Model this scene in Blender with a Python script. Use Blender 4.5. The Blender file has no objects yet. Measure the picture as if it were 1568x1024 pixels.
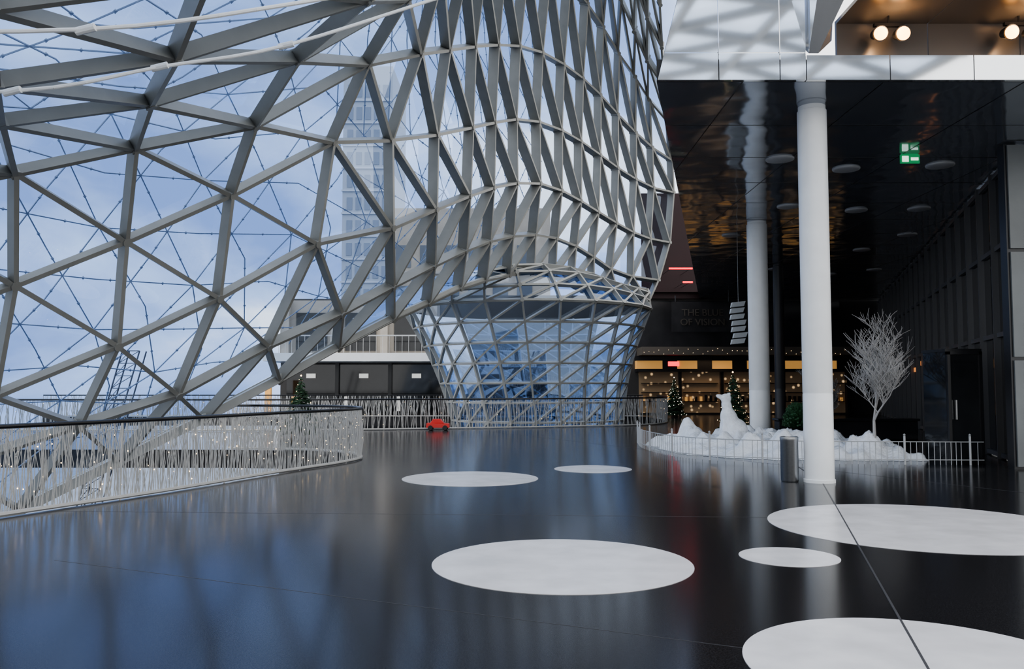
import bpy, math, random
from mathutils import Vector, Matrix, noise
random.seed(7)
S=bpy.context.scene
V=Vector
try: S.view_settings.look='AgX - Medium High Contrast'
except Exception: pass
# ---------------- materials
def mat(name,col,rough=.5,metal=0,emit=None,es=0,noise_s=0,noise_a=.15,bump=0,bscale=5,coat=0,spec=.5):
    m=bpy.data.materials.new(name); m.use_nodes=True
    nt=m.node_tree; b=nt.nodes['Principled BSDF']
    b.inputs['Base Color'].default_value=(*col,1); b.inputs['Roughness'].default_value=rough
    b.inputs['Metallic'].default_value=metal; b.inputs['Specular IOR Level'].default_value=spec
    if coat: b.inputs['Coat Weight'].default_value=coat
    if emit: 
        b.inputs['Emission Color'].default_value=(*emit,1); b.inputs['Emission Strength'].default_value=es
    tc=nt.nodes.new('ShaderNodeTexCoord')
    if noise_s:
        n=nt.nodes.new('ShaderNodeTexNoise'); n.inputs['Scale'].default_value=noise_s; n.inputs['Detail'].default_value=5
        r=nt.nodes.new('ShaderNodeValToRGB')
        r.color_ramp.elements[0].position=.3; r.color_ramp.elements[1].position=.7
        r.color_ramp.elements[0].color=(*[c*(1-noise_a) for c in col],1)
        r.color_ramp.elements[1].color=(*[min(1,c*(1+noise_a)) for c in col],1)
        nt.links.new(tc.outputs['Object'],n.inputs['Vector']); nt.links.new(n.outputs['Fac'],r.inputs['Fac'])
        nt.links.new(r.outputs['Color'],b.inputs['Base Color'])
    if bump:
        n2=nt.nodes.new('ShaderNodeTexNoise'); n2.inputs['Scale'].default_value=bscale; n2.inputs['Detail'].default_value=1.5
        bp=nt.nodes.new('ShaderNodeBump'); bp.inputs['Strength'].default_value=bump; bp.inputs['Distance'].default_value=.1
        nt.links.new(tc.outputs['Object'],n2.inputs['Vector']); nt.links.new(n2.outputs['Fac'],bp.inputs['Height'])
        nt.links.new(bp.outputs['Normal'],b.inputs['Normal'])
    return m
def glassmat(name,tint,glo=.12,rough=.02):
    m=bpy.data.materials.new(name); m.use_nodes=True; nt=m.node_tree
    nt.nodes.clear(); o=nt.nodes.new('ShaderNodeOutputMaterial')
    t=nt.nodes.new('ShaderNodeBsdfTransparent'); t.inputs['Color'].default_value=(*tint,1)
    g=nt.nodes.new('ShaderNodeBsdfGlossy'); g.inputs['Roughness'].default_value=rough; g.inputs['Color'].default_value=(.75,.85,1,1)
    mx=nt.nodes.new('ShaderNodeMixShader')
    lw=nt.nodes.new('ShaderNodeLayerWeight'); lw.inputs['Blend'].default_value=.25
    ma=nt.nodes.new('ShaderNodeMath'); ma.operation='MULTIPLY_ADD'; ma.inputs[1].default_value=.4; ma.inputs[2].default_value=glo; ma.use_clamp=True
    nt.links.new(lw.outputs['Fresnel'],ma.inputs[0]); nt.links.new(ma.outputs[0],mx.inputs[0])
    nt.links.new(t.outputs[0],mx.inputs[1]); nt.links.new(g.outputs[0],mx.inputs[2]); nt.links.new(mx.outputs[0],o.inputs[0])
    return m
def emis(name,col,s): return mat(name,col,.5,emit=col,es=s)
M_steel=mat('painted_steel',(.215,.21,.19),.4,noise_s=2,noise_a=.08)
M_steelf=mat('funnel_steel',(.34,.34,.32),.4,noise_s=2,noise_a=.08)
M_lines=mat('thin_lines',(.24,.30,.42),.5)
M_glass=glassmat('roof_glass',(.62,.72,.88),.09)
M_fglass=glassmat('funnel_glass',(.58,.70,.90),.18)
M_white=mat('white_paint',(.86,.86,.85),.35,noise_s=3,noise_a=.03)
M_disc=mat('white_terrazzo',(.77,.74,.73),.25,noise_s=2.5,noise_a=.10)
M_black=mat('black_metal',(.012,.012,.014),.3)
M_dark=mat('dark_panel',(.03,.03,.033),.2,noise_s=1,noise_a=.3)
M_rod=mat('white_rods',(.50,.49,.47),.4)
M_snow=mat('snow_fleece',(.9,.91,.93),.9,noise_s=8,noise_a=.06,bump=.4,bscale=14)
M_fairy=emis('fairy_light',(1,.72,.4),6)
M_fairyw=emis('fairy_light_white',(1,.9,.75),5)
M_inox=mat('brushed_steel',(.55,.55,.55),.3,metal=1,noise_s=30,noise_a=.05)
M_beige=mat('beige_wall',(.42,.38,.33),.7,noise_s=1,noise_a=.1)
M_red=mat('red_wall',(.018,.002,.003),.6,noise_s=1)
M_redneon=emis('red_neon',(1,.02,.03),3)
M_green=mat('fir_green',(.03,.07,.035),.8,noise_s=12,noise_a=.5)
M_bark=mat('white_bark',(.50,.48,.46),.8)
# ---------------- mesh builder
class B:
    def __init__(s): s.v=[];s.f=[];s.m=[]
    def face(s,pts,m=0):
        i=len(s.v); s.v+= [tuple(p) for p in pts]; s.f.append(tuple(range(i,i+len(pts)))); s.m.append(m)
    def hexa(s,p,m=0):
        i=len(s.v); s.v+=[tuple(q) for q in p]
        for f in ((0,3,2,1),(4,5,6,7),(0,1,5,4),(1,2,6,5),(2,3,7,6),(3,0,4,7)):
            s.f.append(tuple(i+k for k in f)); s.m.append(m)
    def box(s,a,b,m=0):
        x0,y0,z0=a;x1,y1,z1=b
        s.hexa([(x0,y0,z0),(x1,y0,z0),(x1,y1,z0),(x0,y1,z0),(x0,y0,z1),(x1,y0,z1),(x1,y1,z1),(x0,y1,z1)],m)
    def bar(s,a,b,n,w,t,m=0,off=0):
        a=V(a);b=V(b);ax=(b-a)
        if ax.length<1e-5:return
        ax.normalize(); side=ax.cross(n)
        if side.length<1e-4: side=ax.orthogonal()
        side.normalize(); nn=side.cross(ax).normalized()
        if nn.dot(n)<0: nn=-nn
        w2=side*w/2; lo=nn*(off-t/2); hi=nn*(off+t/2)
        s.hexa([a-w2+lo,a+w2+lo,b+w2+lo,b-w2+lo,a-w2+hi,a+w2+hi,b+w2+hi,b-w2+hi],m)
    def cyl(s,a,b,r0,r1=None,n=8,m=0,cap=True):
        if r1 is None:r1=r0
        a=V(a);b=V(b);ax=(b-a).normalized();o=ax.orthogonal().normalized();q=ax.cross(o)
        i=len(s.v)
        for c,r in((a,r0),(b,r1)):
            for k in range(n):
                t=2*math.pi*k/n; s.v.append(tuple(c+o*math.cos(t)*r+q*math.sin(t)*r))
        for k in range(n):
            k2=(k+1)%n; s.f.append((i+k,i+k2,i+n+k2,i+n+k)); s.m.append(m)
        if cap:
            s.f.append(tuple(i+k for k in reversed(range(n)))); s.m.append(m)
            s.f.append(tuple(i+n+k for k in range(n))); s.m.append(m)
    def tube(s,pts,r,n=8,m=0):
        for a,b in zip(pts,pts[1:]): s.cyl(a,b,r,r,n,m)
    def lathe(s,c,prof,n=24,m=0):
        i=len(s.v)
        for r,z in prof:
            for k in range(n):
                t=2*math.pi*k/n; s.v.append((c[0]+r*math.cos(t),c[1]+r*math.sin(t),c[2]+z))
        for p in range(len(prof)-1):
            for k in range(n):
                k2=(k+1)%n; s.f.append((i+p*n+k,i+p*n+k2,i+(p+1)*n+k2,i+(p+1)*n+k)); s.m.append(m)
        s.f.append(tuple(i+k for k in reversed(range(n)))); s.m.append(m)
        s.f.append(tuple(i+(len(prof)-1)*n+k for k in range(n))); s.m.append(m)
    def octa(s,c,r,m=0):
        i=len(s.v);x,y,z=c
        s.v+=[(x+r,y,z),(x-r,y,z),(x,y+r,z),(x,y-r,z),(x,y,z+r),(x,y,z-r)]
        for f in((0,2,4),(2,1,4),(1,3,4),(3,0,4),(2,0,5),(1,2,5),(3,1,5),(0,3,5)):
            s.f.append(tuple(i+k for k in f)); s.m.append(m)
    def ell(s,c,r,m=0,rot=None,nu=16,nv=10):
        i=len(s.v);c=V(c)
        for a in range(nv+1):
            ph=math.pi*a/nv
            for k in range(nu):
                t=2*math.pi*k/nu
                p=V((r[0]*math.sin(ph)*math.cos(t),r[1]*math.sin(ph)*math.sin(t),r[2]*math.cos(ph)))
                if rot: p=rot@p
                s.v.append(tuple(c+p))
        for a in range(nv):
            for k in range(nu):
                k2=(k+1)%nu; s.f.append((i+a*nu+k,i+(a+1)*nu+k,i+(a+1)*nu+k2,i+a*nu+k2)); s.m.append(m)
    def build(s,name,mats,smooth=False,bevel=0,parent=None):
        me=bpy.data.meshes.new(name); me.from_pydata(s.v,[],s.f); 
        for mm in mats: me.materials.append(mm)
        me.polygons.foreach_set('material_index',s.m)
        if smooth: me.polygons.foreach_set('use_smooth',[True]*len(s.f))
        me.update(); o=bpy.data.objects.new(name,me); S.collection.objects.link(o)
        if smooth:
            md=o.modifiers.new('es','EDGE_SPLIT'); md.split_angle=math.radians(40)
        if bevel:
            md=o.modifiers.new('bv','BEVEL'); md.width=bevel; md.segments=2
        if parent: o.parent=parent
        return o
def empty(name):
    o=bpy.data.objects.new(name,None); S.collection.objects.link(o); return o
# ---------------- gridshell node table (x,y,z metres), rows from the lower lip upward
T='''-10.86,15.5,-1.57 -9.76,17,-.85 -8.53,18.5,-.02 -7.29,20.08,.83 -5.98,21.67,1.77 -4.82,23.25,2.67 -3.56,24.83,3.57 -2.69,26.42,4.19 -1.82,28,4.84 -1.07,30,5.35 -.22,32,5.8 .73,33.5,6.08 1.65,35,6.14 2.48,36,5.91 3.46,37,5.54 4.73,38,5.41 6.2,39,5.39
-9.89,15,.17 -8.39,16.5,.84 -7.1,18,1.43 -5.74,19.83,2.54 -4.41,21.67,3.47 -3.38,23.5,4.38 -2.43,25.33,5.22 -1.6,27.17,5.97 -.88,29,6.59 -.1,31,7.12 .79,33,7.53 1.71,34.5,7.64 2.62,36,7.56 3.47,37,7.24 4.35,38,6.83 5.46,39,6.6 6.84,40,6.54
-8.83,14.5,1.43 -7.47,16,2.36 -6.11,17.5,3.42 -4.58,19.55,4.9 -3.14,21.6,5.65 -2.23,23.65,6.56 -1.4,25.7,7.41 -.73,27.75,8.14 .05,29.8,8.78 .94,31.8,9.24 1.87,33.8,9.43 2.77,35.3,9.33 3.66,36.8,9.17 4.58,37.8,8.87 5.48,38.8,8.63 6.42,39.8,8.5 7.53,40.8,8.49
-8.27,14,3.27 -7.14,15.5,4.26 -5.72,17,5.47 -4.16,19.2,7.2 -3.16,21.4,7.88 -2.2,23.6,8.67 -1.33,25.8,9.55 -.7,28,10.39 .02,30.2,11.2 .91,32.2,11.73 1.9,34.2,12.01 2.82,35.7,11.98 3.8,37.2,11.8 4.71,38.2,11.47 5.68,39.2,11.2 6.67,40.2,11.03 7.82,41.2,11.04
-7.74,13,4.91 -6.56,14.5,5.73 -4.96,16,6.6 -3.22,18.3,8.7 -2.33,20.6,9.85 -1.82,22.9,10.86 -1.23,25.2,11.89 -.58,27.5,12.87 .14,29.8,13.77 1.03,31.8,14.33 1.97,33.8,14.64 2.88,35.3,14.6 3.78,36.8,14.41 4.68,37.8,13.86 5.64,38.8,13.32 6.56,39.8,12.92 7.7,40.8,12.56
-6.75,11,5.08 -5.45,12.5,5.85 -3.65,14,7.11 -2.13,16.42,9.3 -1.67,18.83,10.96 -1.24,21.25,12.34 -.86,23.67,13.66 -.33,26.08,14.99 .43,28.5,16.19 1.3,30.5,16.97 2.16,32.5,17.37 2.98,34,17.27 3.8,35.5,16.95 4.62,36.5,16.21 5.48,37.5,15.56 6.28,38.5,14.86 7.36,39.5,14.09
-5.61,9,4.88 -4.28,10.5,5.76 -2.12,12,7.23 -.73,14.42,9.71 -.32,16.83,11.69 -.06,19.25,13.54 .28,21.67,15.22 .59,24.08,16.83 1.01,26.5,18.36 1.54,28.5,19.27 2.33,30.5,19.51 3.07,32,19.21 3.82,33.5,18.67 4.52,34.5,17.78 5.26,35.5,16.81 5.97,36.5,15.92 6.88,37.5,15.11'''
G=[[V([float(c) for c in p.split(',')]) for p in L.split()] for L in T.split('\n')]
for k in range(3):
    L=[]
    for j in range(17):
        p=G[-1][j]+(G[-1][j]-G[-2][j])*.85; p.z+=.25; L.append(p)
    G.append(L)
for L in G:
    L.insert(0,2*L[0]-L[1]); L.insert(0,2*L[0]-L[1])
def gnorm(G,i,j,wrap=False):
    ni=len(G);nj=len(G[0])
    up=G[min(i+1,ni-1)][j]-G[max(i-1,0)][j]
    if wrap: ri=G[i][(j+1)%nj]-G[i][(j-1)%nj]
    else: ri=G[i][min(j+1,nj-1)]-G[i][max(j-1,0)]
    n=up.cross(ri); return n.normalized() if n.length>1e-6 else V((0,1,0))
def lattice(G,name,wf,tf,gm,wrap=False,diag=0,second=False,parent=None,sm=None):
    st=B();gl=B();th=B()
    if not callable(tf): t0=tf; tf=lambda j:t0
    if not callable(wf): w0=wf; wf=lambda j:w0
    ni=len(G);nj=len(G[0]); N=[[gnorm(G,i,j,wrap) for j in range(nj)] for i in range(ni)]
    def e(a,b): st.bar(G[a[0]][a[1]],G[b[0]][b[1]],N[a[0]][a[1]]+N[b[0]][b[1]],wf(a[1]),tf(a[1]))
    for i in range(ni):
        for j in range(nj):
            jn=None if (j==nj-1 and not wrap) else (j+1)%nj
            if jn is not None: e((i,j),(i,jn))
            if i<ni-1: e((i,j),(i+1,j))
            if i<ni-1 and jn is not None:
                if diag==0:
                    e((i+1,j),(i,jn)); tris=[((i,j),(i,jn),(i+1,j)),((i+1,j),(i,jn),(i+1,jn))]
                else:
                    e((i,j),(i+1,jn)); tris=[((i,j),(i,jn),(i+1,jn)),((i,j),(i+1,jn),(i+1,j))]
                for T in tris:
                    gl.face([G[a][b]+N[a][b]*(tf(b)*.5+.02) for a,b in T])
                    if second and j<12:
                        q=[G[a][b]+N[a][b]*.75 for a,b in T]; c=(q[0]+q[1]+q[2])/3; nn=N[T[0][0]][T[0][1]]  # thin star lines with dots, set outward of each pane
                        for k in range(3):
                            th.bar(q[k],c,nn,.018,.018)
                            mid=(q[k]+q[(k+1)%3])/2; th.bar(mid,c,nn,.018,.018)
                            th.octa(q[k]*.5+c*.5,.035); th.octa(mid*.6+c*.4,.035)
    for i in range(ni):
        for j in range(nj):
            n=N[i][j]; t=tf(j); st.cyl(G[i][j]-n*t*.56,G[i][j]+n*t*.56,wf(j)*1.05,n=10)
    root=empty(name)
    if parent: root.parent=parent
    for b,nm,mm in((st,'steel_members',sm or M_steel),(gl,'glass_panes',gm),(th,'outer_star_lines',M_lines)):
        if b.v: b.build(nm,[mm],parent=root)
    return root
shell=empty('glass_gridshell_roof')
lattice(G,'canopy',lambda j:.085,lambda j:.13+.024*min(j,10),M_glass,second=True,parent=shell)
eb=B(); L=G[0]
for a,b in zip(L[:12],L[1:12]): eb.bar(a,b,V((0,1,.3)),.20,.26)
eb.build('edge_beam',[M_steelf],parent=shell)
def ring(z,r,ang): 
    cx=1.15-.1*max(z,0); return V((cx+r*math.cos(ang),38+r*math.sin(ang),z))
nf=11
prof=[(4.9,5.5),(4.1,5.1),(3.3,4.72),(2.5,4.4),(1.7,4.15),(.9,3.95),(.1,3.8),(-.8,3.68),(-1.8,3.6),(-2.9,3.53),(-4.1,3.5),(-5.4,3.6)]
angs=[math.radians(190+170*k/nf) for k in range(nf+1)]+[math.radians(360+190*k/12) for k in range(1,12)]
FG=[[ring(z,r,a) for a in angs] for z,r in reversed(prof)]
lattice(FG,'funnel',.07,.15,M_fglass,wrap=True,diag=1,parent=shell,sm=M_steelf)
top=FG[-1][:12]; lip=G[0][7:19]
st=[top]
for f in (.18,.38,.58,.79):
    st.append([a.lerp(b,f)+V((0,0,.75*math.sin(f*math.pi))) for a,b in zip(top,lip)])
st.append(lip)
lattice(st,'funnel_throat',.08,.18,M_fglass,diag=1,parent=shell,sm=M_steelf)
RG=[]
for i in range(6):
    RG.append([V((-16+3.2*j, 5-4.2*i+ .6*math.sin(j), 12.5+2.2*math.sin(j/10*math.pi)+.5*i)) for j in range(11)])
lattice(RG,'rear_canopy',.26,.3,M_glass,parent=shell)
# ---------------- floor
fence=[(-8,6),(-6.2,10.4),(-5.2,12.75),(-4.3,15.4),(-3.5,17.4),(-3.3,18.7),(-3.8,20),(-5,20.9),(-7,21.3)]
def cat(pts,n=6):
    pts=[V((*p,0)) if len(p)==2 else V(p) for p in pts]; out=[]
    for i in range(len(pts)-1):
        p0=pts[max(i-1,0)];p1=pts[i];p2=pts[i+1];p3=pts[min(i+2,len(pts)-1)]
        for k in range(n):
            t=k/n; out.append(.5*((2*p1)+(p2-p0)*t+(2*p0-5*p1+4*p2-p3)*t*t+(3*p1-p0-3*p2+p3)*t**3))
    out.append(pts[-1]); return out
fc=cat(fence)
back=cat([(6.9,43.5),(6.9,38),(5.6,34.4),(2,32.6),(-2,31.3),(-6,30.3),(-11,29.8),(-24,30)])
poly=[(-14,-8),(26,-8),(26,47),(-24,47),(-24,43.5)]+[(p.x,p.y) for p in back]+[(-24,21.5)]+[(p.x,p.y) for p in reversed(fc)]
M_floor=mat('polished_dark_terrazzo',(.020,.019,.020),.16,noise_s=90,noise_a=.8,spec=.22)
fb=B(); n=len(poly)
fb.face([(x,y,0) for x,y in poly]); fb.face([(x,y,-.45) for x,y in reversed(poly)])
for k in range(n):
    a=poly[k];b=poly[(k+1)%n]; fb.face([(*b,0),(*a,0),(*a,-.45),(*b,-.45)])
fb.build('floor',[M_floor])
for x,y,r in((.45,7.77,1.17),(4.72,9.84,1.72),(2.59,8.05,.455),(2.35,4.95,1.0),(-.72,14.75,1.17),(1.55,16.4,.74)):
    d=B(); d.lathe((x,y,0),[(r,.0),(r,.004)],96); d.build('white_floor_disc',[M_disc])
jl=B()
def joint(a,b,w=.018,h=.005):jl.bar((*a,h/2),(*b,h/2),V((0,0,1)),w,h)
joint((5.1,14.05),(1.9,3.4),.016); joint((5.1,14.05),(6.9,23.4),.016)
for a_,b_ in (((-4.2,7.9),(1.6,5.2)),((-7,11),(9,10.1)),((9,10.1),(-1,30)),((1.6,5.2),(9,1.7))): joint(a_,b_,.004,.0015)
jl.build('floor_joint_trim',[mat('joint',(.07,.07,.075),.4)])
g=B(); g.box((-120,-60,-5.8),(120,160,-5.6)); g.build('ground',[mat('street_paving',(.20,.24,.31),.5,noise_s=.4)])
# ---------------- railings
def railing(pts,name,step,h=1.1,rod=.008,lights=.3,nq=2):
    b=B(); 
    hp=[p+V((0,0,h)) for p in pts]
    b.tube(hp,.03,8,1); b.tube([p+V((0,0,.04)) for p in pts],.03,6,0)
    for a,c in zip(pts,pts[1:]):
        n=max(1,int((c-a).length/step))
        for k in range(n):
            t=(k+random.random())/n; p=a.lerp(c,t); dr=(c-a).normalized()
            for q in range(nq):
                o=dr*random.uniform(-.12,.12); nrm=V((-dr.y,dr.x,0))*random.uniform(-.05,.05)
                m=p+V((0,0,h*random.uniform(.35,.65)))+dr*random.uniform(-.07,.07)+nrm
                b.cyl(p+V((0,0,.03)),m,rod,rod,4,0,False); b.cyl(m,p+o+V((0,0,h-.02)),rod,rod*.8,4,0,False)
            if random.random()<lights:
                b.octa(p+V((0,0,random.uniform(.1,h-.1)))+V((-dr.y,dr.x,0))*random.uniform(-.05,.05),.010,2)
    for a in pts[::5]: b.cyl(a,a+V((0,0,h)),.014,.014,6,0)
    return b.build(name,[M_rod,M_black,M_fairy])
railing(fc,'balustrade',.030,rod=.005,lights=.4)
railing(back[3:],'balustrade',.09,rod=.010)
railing(cat([(-24,43.6),(-12,43.6),(6.7,43.6)]),'balustrade',.16,rod=.014)
# ---------------- columns
def column(x,y,r,top,m=M_white):
    b=B(); b.lathe((x,y,0),[(r*1.06,0),(r*1.06,.05),(r,.06),(r,1.45),(r*.985,1.46),(r*.985,1.48),(r,1.49),(r,top-.08),(r*.93,top-.07),(r*.93,top)],40)
    b.build('round_column',[m],smooth=True)
column(5.1,14.2,.24,6.33); column(7.1,24.4,.29,6.33)
column(10.4,33,.2,6.33,mat('grey_column',(.05,.05,.055),.4))
# ---------------- ceiling slab
M_ceil=mat('mirror_ceiling_panel',(.38,.41,.46),.09,metal=.72,bump=.45,bscale=.8)
cb=B(); zc=6.33
cp=[(2.26,13),(26,13),(26,46.9),(10.4,46.9)]
cb.face([(x,y,zc) for x,y in reversed(cp)],0)
cb.face([(x,y,zc+.36) for x,y in cp],1)
for k in range(4):
    a=cp[k];b_=cp[(k+1)%4]; cb.face([(*a,zc),(*b_,zc),(*b_,zc+.36),(*a,zc+.36)],1)
for k in range(1,16):
    y=13+k*2.2; x0=2.26+.24*(y-13); cb.box((x0,y-.01,zc-.004),(24,y+.01,zc+.002),1)
for k in range(0,11):
    x=3.6+k*2.2; ys=max(13,13+(x-2.26)/.24); 
    cb.box((x-.01,13.0,zc-.004),(x+.01,min(46.8,ys),zc+.002),1)
cb.build('ceiling',[M_ceil,M_black])
dl=B()
for x,y in((6.9,26.5),(7.3,22.2),(7.3,18.3),(9.3,22.7),(10.9,22.5),(12.2,29.4),(12.4,26.4),(13.5,35.9),(10.7,34.3),(14.8,34.5),(9.2,18.0),(5.6,17.5)):
    dl.lathe((x,y,zc-.04),[(.24,0),(.28,.01),(.29,.02),(.29,.04)],28)
dl.build('ceiling_disc_lights',[mat('disc_lamp',(.5,.5,.5),.4)],smooth=True)
M_fas=mat('polished_white_panel',(.92,.93,.94),.05,metal=.85,coat=.4)
fa=B()
for i,(x0,x1) in enumerate(((2.26,3.2),(3.215,4.15),(4.165,4.56))):
    for z0,z1 in((6.33,6.75),(6.765,7.75),(7.765,8.9)):
        s0=.25*(z0-6.33) if i==0 else 0; s1=.25*(z1-6.33) if i==0 else 0
        fa.hexa([(x0+s0,12.9,z0),(x1,12.9,z0),(x1,12.98,z0),(x0+s0,12.98,z0),(x0+s1,12.9,z1),(x1,12.9,z1),(x1,12.98,z1),(x0+s1,12.98,z1)])
for k in range(7):
    x0=4.575+k*1.3; fa.box((x0,12.9,6.33),(x0+1.285,12.98,6.72))
fa.hexa([(4.6,12.88,6.74),(4.75,12.88,6.74),(5.2,13.5,7.2),(4.6,13.5,7.2),(4.6,12.2,7.9),(5.2,12.2,7.9),(5.25,13.5,7.9),(4.6,13.5,7.9)])
fa.build('white_fascia',[M_fas])
so=B()
for k in range(6):
    x0=5.3+k*1.5
    so.box((x0,13.55,6.74),(x0+1.48,13.62,7.5),0); so.box((x0,11.6,7.5),(x0+1.48,13.62,7.56),0)
so.build('warm_soffit',[mat('bronze_panel',(.20,.175,.155),.28,metal=.4)])
def spot(x,z,tw):
    b=B(); y=13.25
    b.box((x-.24,y-.03,z+.12),(x+.24,y+.03,z+.17),0); b.cyl((x,y,z+.16),(x,y,7.5),.015,n=8)
    for dx in (-.18,.18) if tw else (0,):
        b.cyl((x+dx,y+.1,z+.03),(x+dx,y-.1,z-.03),.08,.125,20,0); b.cyl((x+dx,y-.1,z-.03),(x+dx,y-.125,z-.035),.105,.105,20,1)
        b.cyl((x+dx,y,z+.06),(x+dx,y,z+.14),.012,n=6)
    b.build('spotlight',[M_black,emis('spot_glow',(1,.46,.12),9)])
    l=bpy.data.lights.new('spot_bulb','POINT'); l.energy=12; l.color=(1,.62,.32); l.shadow_soft_size=.08
    o=bpy.data.objects.new('spotlight_bulb',l); o.location=(x,y-.3,z); S.collection.objects.link(o)
spot(6.02,7.2,True); spot(8.1,7.22,True)
ex=B(); ex.box((7.94,17.1,6.13),(8.33,17.14,6.31),0); ex.box((7.97,17.09,6.16),(8.10,17.1,6.28),1); ex.box((8.15,17.09,6.19),(8.30,17.1,6.25),1)
ex.box((7.96,17.11,6.31),(8.31,17.13,6.33),0)
ex.build('exit_sign',[emis('exit_green',(.03,.30,.11),.45),emis('exit_white',(.8,1,.85),1.0)])
# ---------------- right wall
M_dg=mat('dark_glazing',(.016,.017,.019),.06,noise_s=.6,noise_a=.5)
wr=B(); a0=V((10.3,17.2,0)); a1=V((20.4,46.9,0)); dr=(a1-a0).normalized(); nr=V((-dr.y,dr.x,0))
Lw=(a1-a0).length
wr.bar(a0+V((0,0,3.14)),a1+V((0,0,3.14)),V((0,0,1)),.1,6.26,0)
s=0
while s<Lw:
    p=a0+dr*s; wr.bar(p+nr*.1,p+nr*.1+V((0,0,6.28)),nr,.07,.16,1); s+=1.5
for z in (.08,2.7,4.6,6.2): wr.bar(a0+nr*.08+V((0,0,z)),a1+nr*.08+V((0,0,z)),nr,.10,.08,1)
for s0,s1,z in((9.5,11.8,2.42),(12.2,14.5,2.40),(15,16.5,2.2)): wr.bar(a0+dr*s0+nr*.07+V((0,0,z)),a0+dr*s1+nr*.07+V((0,0,z)),V((0,0,1)),.03,.16,2)
wr.build('wall_right',[M_dg,mat('mullion_grey',(.12,.12,.125),.35),emis('display_glow',(1,.35,.1),.6)])
pr=B()
for z0 in (0.05,2.15,4.25): pr.box((9.65,16.3,z0),(12.5,16.6,z0+2.03),0)
pr.box((9.6,16.34,0),(12.5,16.56,6.3),1)
pr.build('wall_portal',[mat('grey_panel',(.17,.18,.18),.35,noise_s=1),M_black])
do=B()
do.box((9.0,17.55,0),(9.06,17.63,2.3),0);do.box((9.66,17.55,0),(9.72,17.63,2.3),0);do.box((9.0,17.55,2.24),(9.72,17.63,2.3),0);do.box((9.06,17.58,.05),(9.66,17.6,2.24),1);do.box((9.12,17.5,.9),(9.15,17.55,1.3),2)
do.box((9.0,17.64,0),(9.72,18.6,2.3),1); do.box((8.98,17.6,2.3),(9.74,18.62,2.36),0)
do.build('door_1',[M_black,M_dg,M_inox])
# ---------------- back wall with shops
bw=B()
bw.box((-12.8,47,-5.6),(-3.4,47.3,6.4),0); bw.box((-3.4,47,-5.6),(26,47.3,6.6),0)
bw.build('wall_back',[mat('back_wall',(.06,.057,.055),.5,noise_s=.5)])
sh=B()
M_gold=mat('shop_glow',(.4,.28,.16),.5,emit=(1,.50,.13),es=.75)
nt=M_gold.node_tree; vn=nt.nodes.new('ShaderNodeTexVoronoi'); vn.inputs['Scale'].default_value=3
tc=nt.nodes.new('ShaderNodeTexCoord'); cr=nt.nodes.new('ShaderNodeValToRGB'); cr.color_ramp.elements[0].position=.05; cr.color_ramp.elements[0].color=(1,.68,.38,1); cr.color_ramp.elements[1].position=.3; cr.color_ramp.elements[1].color=(.015,.009,.006,1)
nt.links.new(tc.outputs['Object'],vn.inputs['Vector']); nt.links.new(vn.outputs['Distance'],cr.inputs['Fac']); nt.links.new(cr.outputs['Color'],nt.nodes['Principled BSDF'].inputs['Emission Color'])
M_goldb=emis('sign_glow',(.8,.42,.13),.40); M_wsign=emis('white_sign',(.9,.9,.85),.5)
for k in range(5):
    x0=7+k*2.3; sh.box((x0,46.9,0.1),(x0+2.15,46.96,2.35),1); sh.box((x0+2.15,46.6,0),(x0+2.3,46.98,2.6),0)
    for z in(.7,1.2,1.7): sh.box((x0+.1,46.6,z),(x0+2.0,46.85,z+.04),0)
    for q in range(7): 
        xx=x0+.2+q*.27; sh.box((xx,46.65,.74),(xx+.12,46.8,.74+random.uniform(.1,.35)),random.choice([0,2,0]))
sh.box((6.8,46.3,2.5),(18.5,46.98,2.95),2); sh.box((6.8,46.28,2.35),(18.5,46.98,2.5),0); sh.box((6.8,46.2,2.95),(18.5,46.98,3.2),0)
for k in range(6): sh.box((8.2+k*1.9,46.27,2.45),(9.0+k*1.9,46.3,3.0),0)
sh.box((8.5,46.25,2.65),(9.1,46.26,2.9),4)
sh.build('shop_front',[M_black,M_gold,M_goldb,M_wsign,M_redneon])
sl=B()
for k in range(3):
    x0=-12.4+k*2.9; sl.box((x0,46.8,.1),(x0+2.7,46.9,2.75),1); sl.box((x0+2.7,46.6,0),(x0+2.9,46.98,2.82),0)
    sl.box((x0+1.1,46.7,2.0),(x0+1.6,46.78,2.25),2)
    sl.box((x0+.3,46.7,.2),(x0+.45,46.78,1.0),3 if k==0 else 2)
sl.box((-12.75,43.9,.0),(-12.45,44.1,1.9),3)
sl.build('shop_front',[M_black,M_dg,M_wsign,M_goldb])
bl=B()
bl.box((-12.8,43.6,2.84),(-4.0,46.98,3.27),0)
for k in range(26):
    x=-12.7+k*.335; bl.cyl((x,43.75,3.27),(x,43.75,4.15),.012,n=4,m=1)
bl.cyl((-12.8,43.75,4.17),(-4.1,43.75,4.17),.03,m=1)
for k in range(4): bl.box((-12.6+k*2.7,46.3,3.27),(-12.2+k*2.7,46.8,6.3),2)
bl.box((-12.8,46.8,3.27),(-4,46.95,6.3),2)
for k in range(3): bl.box((-11.9+k*2.7,46.7,3.5),(-10.2+k*2.7,46.8,5.6),3)
bl.build('upper_balcony',[M_white,M_inox,M_beige,M_dg])
gb=B(); gb.box((6.9,45,3.22),(18,46.95,3.65),0); 
gb.box((6.9,46.5,3.65),(18,46.9,6.25),1)
for k in range(42): gb.octa((7+k*.26,44.97,3.3+random.uniform(-.05,.25)),.012,2)
gb.build('gallery_edge',[mat('gallery_tan',(.14,.12,.10),.5),M_dark,M_fairy])
sroot=empty('sign_board')
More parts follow.
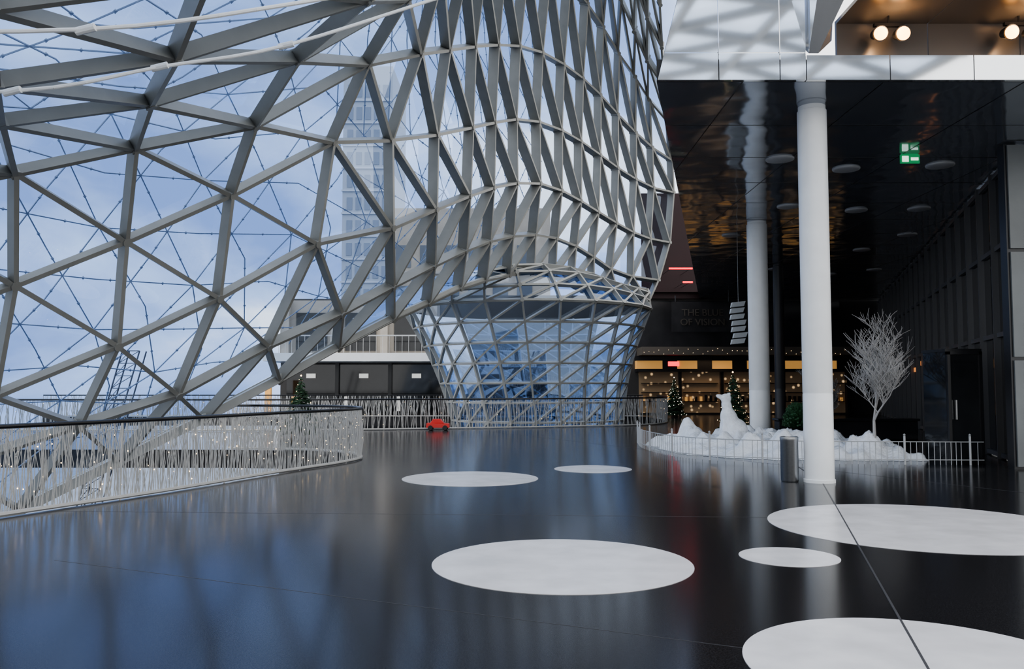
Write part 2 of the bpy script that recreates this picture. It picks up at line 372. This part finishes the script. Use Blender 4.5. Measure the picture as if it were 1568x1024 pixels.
c=bpy.data.curves.new('sign_lettering','FONT'); c.body='THE BLUE\nOF VISION'; c.size=.5; c.extrude=.02; c.align_x='CENTER'
o=bpy.data.objects.new('sign_lettering',c); o.location=(10.0,44.4,5.25); o.rotation_euler=(math.pi/2,0,0); c.materials.append(mat('sign_letters',(.08,.07,.06),.5)); S.collection.objects.link(o); o.parent=sroot
sb=B(); sb.box((8.4,44.45,4.4),(11.6,44.55,6.0)); sb.cyl((8.6,44.5,6.0),(8.6,44.5,6.32),.03);sb.cyl((11.4,44.5,6.0),(11.4,44.5,6.32),.03); sb.build('board',[M_dark],parent=sroot)
rw=B(); rw.box((7.0,45.5,6.62),(10.6,45.7,12)); rw.box((6.9,45.8,6.3),(10.6,46.3,6.9)); rw.build('wall_red',[M_red])
rn=B(); rn.cyl((8.0,43,7.55),(9.2,43,7.55),.045); rn.cyl((8.7,43,6.85),(9.2,43,6.85),.045)
for x,z in((8.1,7.55),(9.1,7.55),(8.8,6.85),(9.1,6.85)): rn.cyl((x,43,z),(x,45.48,z),.012,m=1)
rn.build('red_neon_tubes',[M_redneon,M_black])
# ---------------- buildings outside
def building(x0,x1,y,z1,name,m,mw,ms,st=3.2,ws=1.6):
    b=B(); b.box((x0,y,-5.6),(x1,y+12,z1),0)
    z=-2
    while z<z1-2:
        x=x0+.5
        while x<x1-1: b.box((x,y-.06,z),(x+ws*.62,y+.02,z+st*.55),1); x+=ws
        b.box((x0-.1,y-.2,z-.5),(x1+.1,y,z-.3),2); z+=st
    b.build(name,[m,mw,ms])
building(-9.6,3,66,15.5,'office_building',mat('stone_beige',(.42,.36,.29),.7,noise_s=1,noise_a=.1),mat('office_window',(.12,.13,.15),.3),M_beige,3.2,1.9)
building(-19.2,-13.6,95,38,'tower_block',mat('tower_haze',(.36,.40,.47),.6),mat('tower_window',(.20,.24,.32),.3),mat('tower_band',(.44,.48,.56),.6),2.6,1.0)  # distance haze is mixed into the tower's blue-grey colours, windows too
tr=B(); A=V((-14.6,27,-5.6)); Bt=V((-12.4,27,2.7)); w1=V((.55,0,0))
for o_ in (V((0,0,0)),w1,V((0,.5,0)),w1+V((0,.5,0))): tr.cyl(A+o_,Bt+o_,.025,n=6)
for k in range(22):
    p=A.lerp(Bt,k/21); q=A.lerp(Bt,min(1,(k+1)/21)); tr.cyl(p,p+w1,.012,n=5); tr.cyl(p,q+w1,.012,n=5); tr.cyl(p,q+V((0,.5,0)),.012,n=5)
tr.build('hoist_truss',[mat('truss_grey_blue',(.10,.12,.17),.5)])
# ---------------- snow display
def hn(x,y,s): return noise.noise(V((x*s,y*s,3.1)))
out=[(3.7,23.2),(4.1,19.6),(5.4,18.4),(8.7,18.1),(8.8,19.5),(8.6,21.6),(7.0,22.3),(6,24.0)]
def inside(x,y,poly):
    c=False;n=len(poly)
    for i in range(n):
        x1,y1=poly[i];x2,y2=poly[(i+1)%n]
        if (y1>y)!=(y2>y) and x<(x2-x1)*(y-y1)/(y2-y1)+x1: c=not c
    return c
def edist(x,y,poly):
    d=9
    for i in range(len(poly)):
        a=V(poly[i]);b=V(poly[(i+1)%len(poly)]);p=V((x,y)); ab=b-a; t=max(0,min(1,(p-a).dot(ab)/ab.dot(ab))); d=min(d,(p-a-ab*t).length)
    return d
sn=B(); nx,ny=99,112; X0,Y0,dx=3.4,17.8,.056; vid={}
def hh(x,y):
    d=edist(x,y,out)*(1 if inside(x,y,out) else -1)+.3*hn(x,y,2.5)
    h=min(1,max(0,d/.6)); 
    return max(0,h**.6*(.12+.34*max(0,.25+hn(x,y,.9))+.42*max(0,hn(x,y,1.9)+.1)+.18*(hn(x+5,y,4)+.3)+.06*hn(x,y,11))), d
H=[[hh(X0+i*dx,Y0+j*dx) for i in range(nx)] for j in range(ny)]
for j in range(ny-1):
    for i in range(nx-1):
        if max(H[j][i][1],H[j][i+1][1],H[j+1][i][1],H[j+1][i+1][1])>0:
            f=[]
            for a,b in((j,i),(j,i+1),(j+1,i+1),(j+1,i)):
                if (a,b) not in vid: vid[(a,b)]=len(sn.v); sn.v.append((X0+b*dx,Y0+a*dx,H[a][b][0]+.004))
                f.append(vid[(a,b)])
            sn.f.append(tuple(f)); sn.m.append(0)
so_=sn.build('artificial_snow',[M_snow]); so_.data.polygons.foreach_set('use_smooth',[True]*len(so_.data.polygons))
fp=cat([(3.5,23.8),(3.35,21.5),(3.8,19.0),(5.2,17.75),(7.5,17.35),(9.5,17.2)],10)
fn=B()
fn.tube([p+V((0,0,.46)) for p in fp],.010,6); fn.tube([p+V((0,0,.10)) for p in fp],.008,6)
for a,b in zip(fp,fp[1:]):
    L_=(b-a).length; k=max(1,round(L_/.13))
    for q in range(k):
        p=a.lerp(b,q/k); fn.cyl(p,p+V((0,0,.46)),.007,n=6)
for p in fp[::6]:
    fn.cyl(p,p+V((0,0,.58)),.022,n=8); fn.octa(p+V((0,0,.60)),.03)
fn.build('low_white_fence',[mat('fence_grey_white',(.5,.5,.5),.4)])
def bare_tree(x,y,h,name,m,sc=1):
    b=B()
    def br(p,d,l,r,dep):
        q=p
        for k in range(3):
            nd=(d+V((random.uniform(-.16,.16),random.uniform(-.16,.16),random.uniform(.0,.13)))).normalized()
            q2=q+nd*l/3; b.cyl(q,q2,max(.0045,r*(1-k*.2)),max(.0035,r*(.8-k*.2)),5,0,False)
            if dep>0 and (k>0 or dep<4):
                for s in range(2 if dep>1 else 3):
                    a=random.uniform(0,6.28); o=V((math.cos(a),math.sin(a),random.uniform(.2,.9))).normalized()
                    br(q2,(nd*.45+o*.65).normalized(),l*random.uniform(.55,.8),r*.5,dep-1)
            q=q2; d=nd
    br(V((x,y,0)),V((.02,0,1)).normalized(),h*.40,.05*sc,4)
    return b.build(name,[m])
random.seed(11)
bare_tree(7.9,18.6,3.1,'bare_white_tree',M_bark)
bare_tree(8.2,22.6,2.0,'bare_white_tree',mat('grey_bark',(.2,.19,.18),.8),.6)
def xtree(x,y,h,r,n=9,lm=None,lp=.15):
    b=B(); b.cyl((x,y,0),(x,y,h*.95),.05,.01,8,1); b.cyl((x,y,0),(x,y,.18),.18,.15,12,1)
    for k in range(n*2):
        t=k/(n*2); zz=.2+(h-.25)*t; rr=r*(1-t)**.9+.03
        for q in range(int(26*(1-t))+7):
            a=random.uniform(0,6.28); l=rr*random.uniform(.8,1.1); e=V((x+math.cos(a)*l,y+math.sin(a)*l,zz-.10*l+random.uniform(-.05,.05)))
            b.cyl((x,y,zz+.05),e,.045*(1-t)+.015,.012,4,0,False)
            side=V((-math.sin(a),math.cos(a),0))
            for f in(.55,.8):
                c=V((x,y,zz+.05)).lerp(e,f)
                for s in(-1,1): b.cyl(c,c+side*s*l*.22+V((math.cos(a),math.sin(a),-.1))*l*.15,.022,.006,3,0,False)
            if random.random()<lp: b.octa(e,.013,2)
    b.octa((x,y,h),.03,2)
    b.build('christmas_tree',[M_green,mat('trunk',(.08,.05,.03),.8),lm or M_fairy])
xtree(6.65,25.6,2.0,.5,lp=.25); xtree(-6.5,26.2,1.9,.6,lp=.08); xtree(8.2,43.0,2.0,.55,lm=M_fairyw,lp=.3)
ps=B(); ps.lathe((7.72,23.0,0),[(.2,0),(.27,.4),(.29,.42),(.26,.44)],20,1)
for k in range(420):
    a=random.uniform(0,6.28);ph=random.uniform(0,1.5); d=V((math.cos(a)*math.cos(ph),math.sin(a)*math.cos(ph),math.sin(ph)))
    ps.cyl(V((7.72,23.0,.45)),V((7.72,23.0,.5))+V((d.x*.42,d.y*.42,d.z*.62))*random.uniform(.8,1.1),.02,.03,4,0)
ps.build('potted_shrub',[mat('shrub_green',(.03,.09,.035),.7,noise_s=9,noise_a=.5),M_black])
bs=B(); c=V((5.45,21.3,.16))
def R(x): return Matrix.Rotation(x,3,'Y')
bs.ell(c+V((.10,0,.32)),(.34,.26,.32)); bs.ell(c+V((-.02,0,.58)),(.22,.21,.34),rot=R(-.25))
bs.ell(c+V((-.08,0,.92)),(.13,.13,.22),rot=R(-.2)); bs.ell(c+V((-.10,0,1.12)),(.14,.12,.12)); bs.ell(c+V((-.24,0,1.16)),(.12,.06,.06),rot=R(.3))
for s in(-1,1):
    bs.ell(c+V((-.02,s*.07,1.23)),(.03,.03,.04)); bs.ell(c+V((-.17,s*.12,.28)),(.075,.07,.34)); bs.ell(c+V((-.24,s*.12,.0)),(.13,.08,.07)); bs.ell(c+V((.06,s*.22,.14)),(.26,.12,.19)); bs.ell(c+V((-.14,s*.24,.0)),(.16,.08,.06))
bo=bs.build('polar_bear_statue',[M_snow]); rm=bo.modifiers.new('r','REMESH'); rm.mode='VOXEL'; rm.voxel_size=.025; rm.use_smooth_shade=True
sm=bo.modifiers.new('s','SMOOTH'); sm.iterations=4
wb=B(); wb.lathe((4.64,14.3,0),[(.135,0),(.145,.02),(.145,.68),(.15,.69),(.15,.74),(.12,.75),(.11,.70)],28); wb.build('waste_bin',[M_inox],smooth=True)
pl=B(); pl.box((7.9,25.2,0),(12,25.7,.55)); pl.box((7.85,25.15,.55),(12.05,25.75,.62)); pl.build('planter_bench',[M_dark],bevel=.02)
hb=B(); 
for k in range(7):
    z=4.15-k*.19; o=random.uniform(-.05,.05)
    hb.hexa([(6.75+o,26,z-.15),(7.15+o,26,z-.11),(7.17+o,26.2,z-.11),(6.77+o,26.2,z-.15),(6.8+o,26,z),(7.2+o,26,z+.04),(7.2+o,26.2,z+.04),(6.8+o,26.2,z)])
hb.cyl((6.98,26.1,4.1),(6.98,26.1,6.33),.006); hb.build('hanging_paper_lantern',[mat('lantern_paper',(.6,.6,.58),.6)])
rc=B(); x,y=-2.65,30.6
rc.hexa([(x-.42,y-.2,.09),(x+.42,y-.2,.09),(x+.42,y+.2,.09),(x-.42,y+.2,.09),(x-.40,y-.19,.26),(x+.40,y-.19,.24),(x+.40,y+.19,.24),(x-.40,y+.19,.26)],0)
rc.hexa([(x-.28,y-.17,.25),(x+.22,y-.17,.25),(x+.22,y+.17,.25),(x-.28,y+.17,.25),(x-.18,y-.14,.40),(x+.10,y-.14,.40),(x+.10,y+.14,.40),(x-.18,y+.14,.40)],0)
for sx in(-.26,.26):
    for sy in(-.2,.2): rc.cyl((x+sx,y+sy-.03,.09),(x+sx,y+sy+.03,.09),.09,n=16,m=1)
rc.build('red_toy_car',[mat('car_red',(.6,.03,.02),.3),M_black],bevel=.015)
pp=B(); 
pp.tube(cat([(-7.5,7.4,4.15),(-4.8,8,4.42),(-3.6,8.5,4.85),(-2.45,9,5.28),(-.65,10,6.35),(1.0,11,7.3)],5),.02,8)
pp.tube(cat([(-6,6.2,4.25),(-3.6,7,4.6),(-2.0,7.6,5.1),(-.4,8.6,5.9)],5),.02,8)
for p in((-4.8,8,4.42),(-3.6,8.5,4.85),(-2.45,9,5.28),(-3.6,7,4.6)):
    pp.cyl(V(p)-V((.08,0,.02)),V(p)+V((.08,0,.02)),.035,n=10)
pp.build('sprinkler_pipes',[M_white],parent=shell)
# ---------------- world: overcast sky with a clear blue sector to the north-west
w=bpy.data.worlds.new('sky'); S.world=w; w.use_nodes=True; nt=w.node_tree; bg=nt.nodes['Background']
N_=nt.nodes.new; K=nt.links.new
tc=N_('ShaderNodeTexCoord'); dp=N_('ShaderNodeVectorMath'); dp.operation='DOT_PRODUCT'; dp.inputs[1].default_value=V((-.45,.88,.05)).normalized()
K(tc.outputs['Generated'],dp.inputs[0])
nn=N_('ShaderNodeTexNoise'); nn.inputs['Scale'].default_value=3.0; nn.inputs['Detail'].default_value=7; nn.inputs['Distortion'].default_value=.4
mp=N_('ShaderNodeMapping'); mp.inputs['Scale'].default_value=(1,1,2.0); K(tc.outputs['Generated'],mp.inputs[0]); K(mp.outputs[0],nn.inputs['Vector'])
ad=N_('ShaderNodeMath'); ad.operation='MULTIPLY_ADD'; ad.inputs[1].default_value=-1.3; K(nn.outputs['Fac'],ad.inputs[0]); K(dp.outputs['Value'],ad.inputs[2])
cr=N_('ShaderNodeValToRGB'); K(ad.outputs[0],cr.inputs['Fac'])
e=cr.color_ramp.elements; e[0].position=.02; e[0].color=(.94,.95,.96,1); e[1].position=.38; e[1].color=(.22,.31,.54,1)
x=e.new(.17); x.color=(.46,.57,.78,1)
K(cr.outputs['Color'],bg.inputs['Color']); bg.inputs['Strength'].default_value=2.05
l=bpy.data.lights.new('shop_light','AREA'); l.energy=25; l.size=2; l.color=(1,.7,.45); o=bpy.data.objects.new('shop_light',l); o.location=(11,44.6,3.0); S.collection.objects.link(o)
cam=bpy.data.cameras.new('camera'); cam.lens=29.85; cam.sensor_width=36; cam.clip_end=500
co=bpy.data.objects.new('camera',cam); co.location=(0,0,1.6); co.rotation_euler=(math.pi/2+math.radians(3.433),0,0); S.collection.objects.link(co); S.camera=co
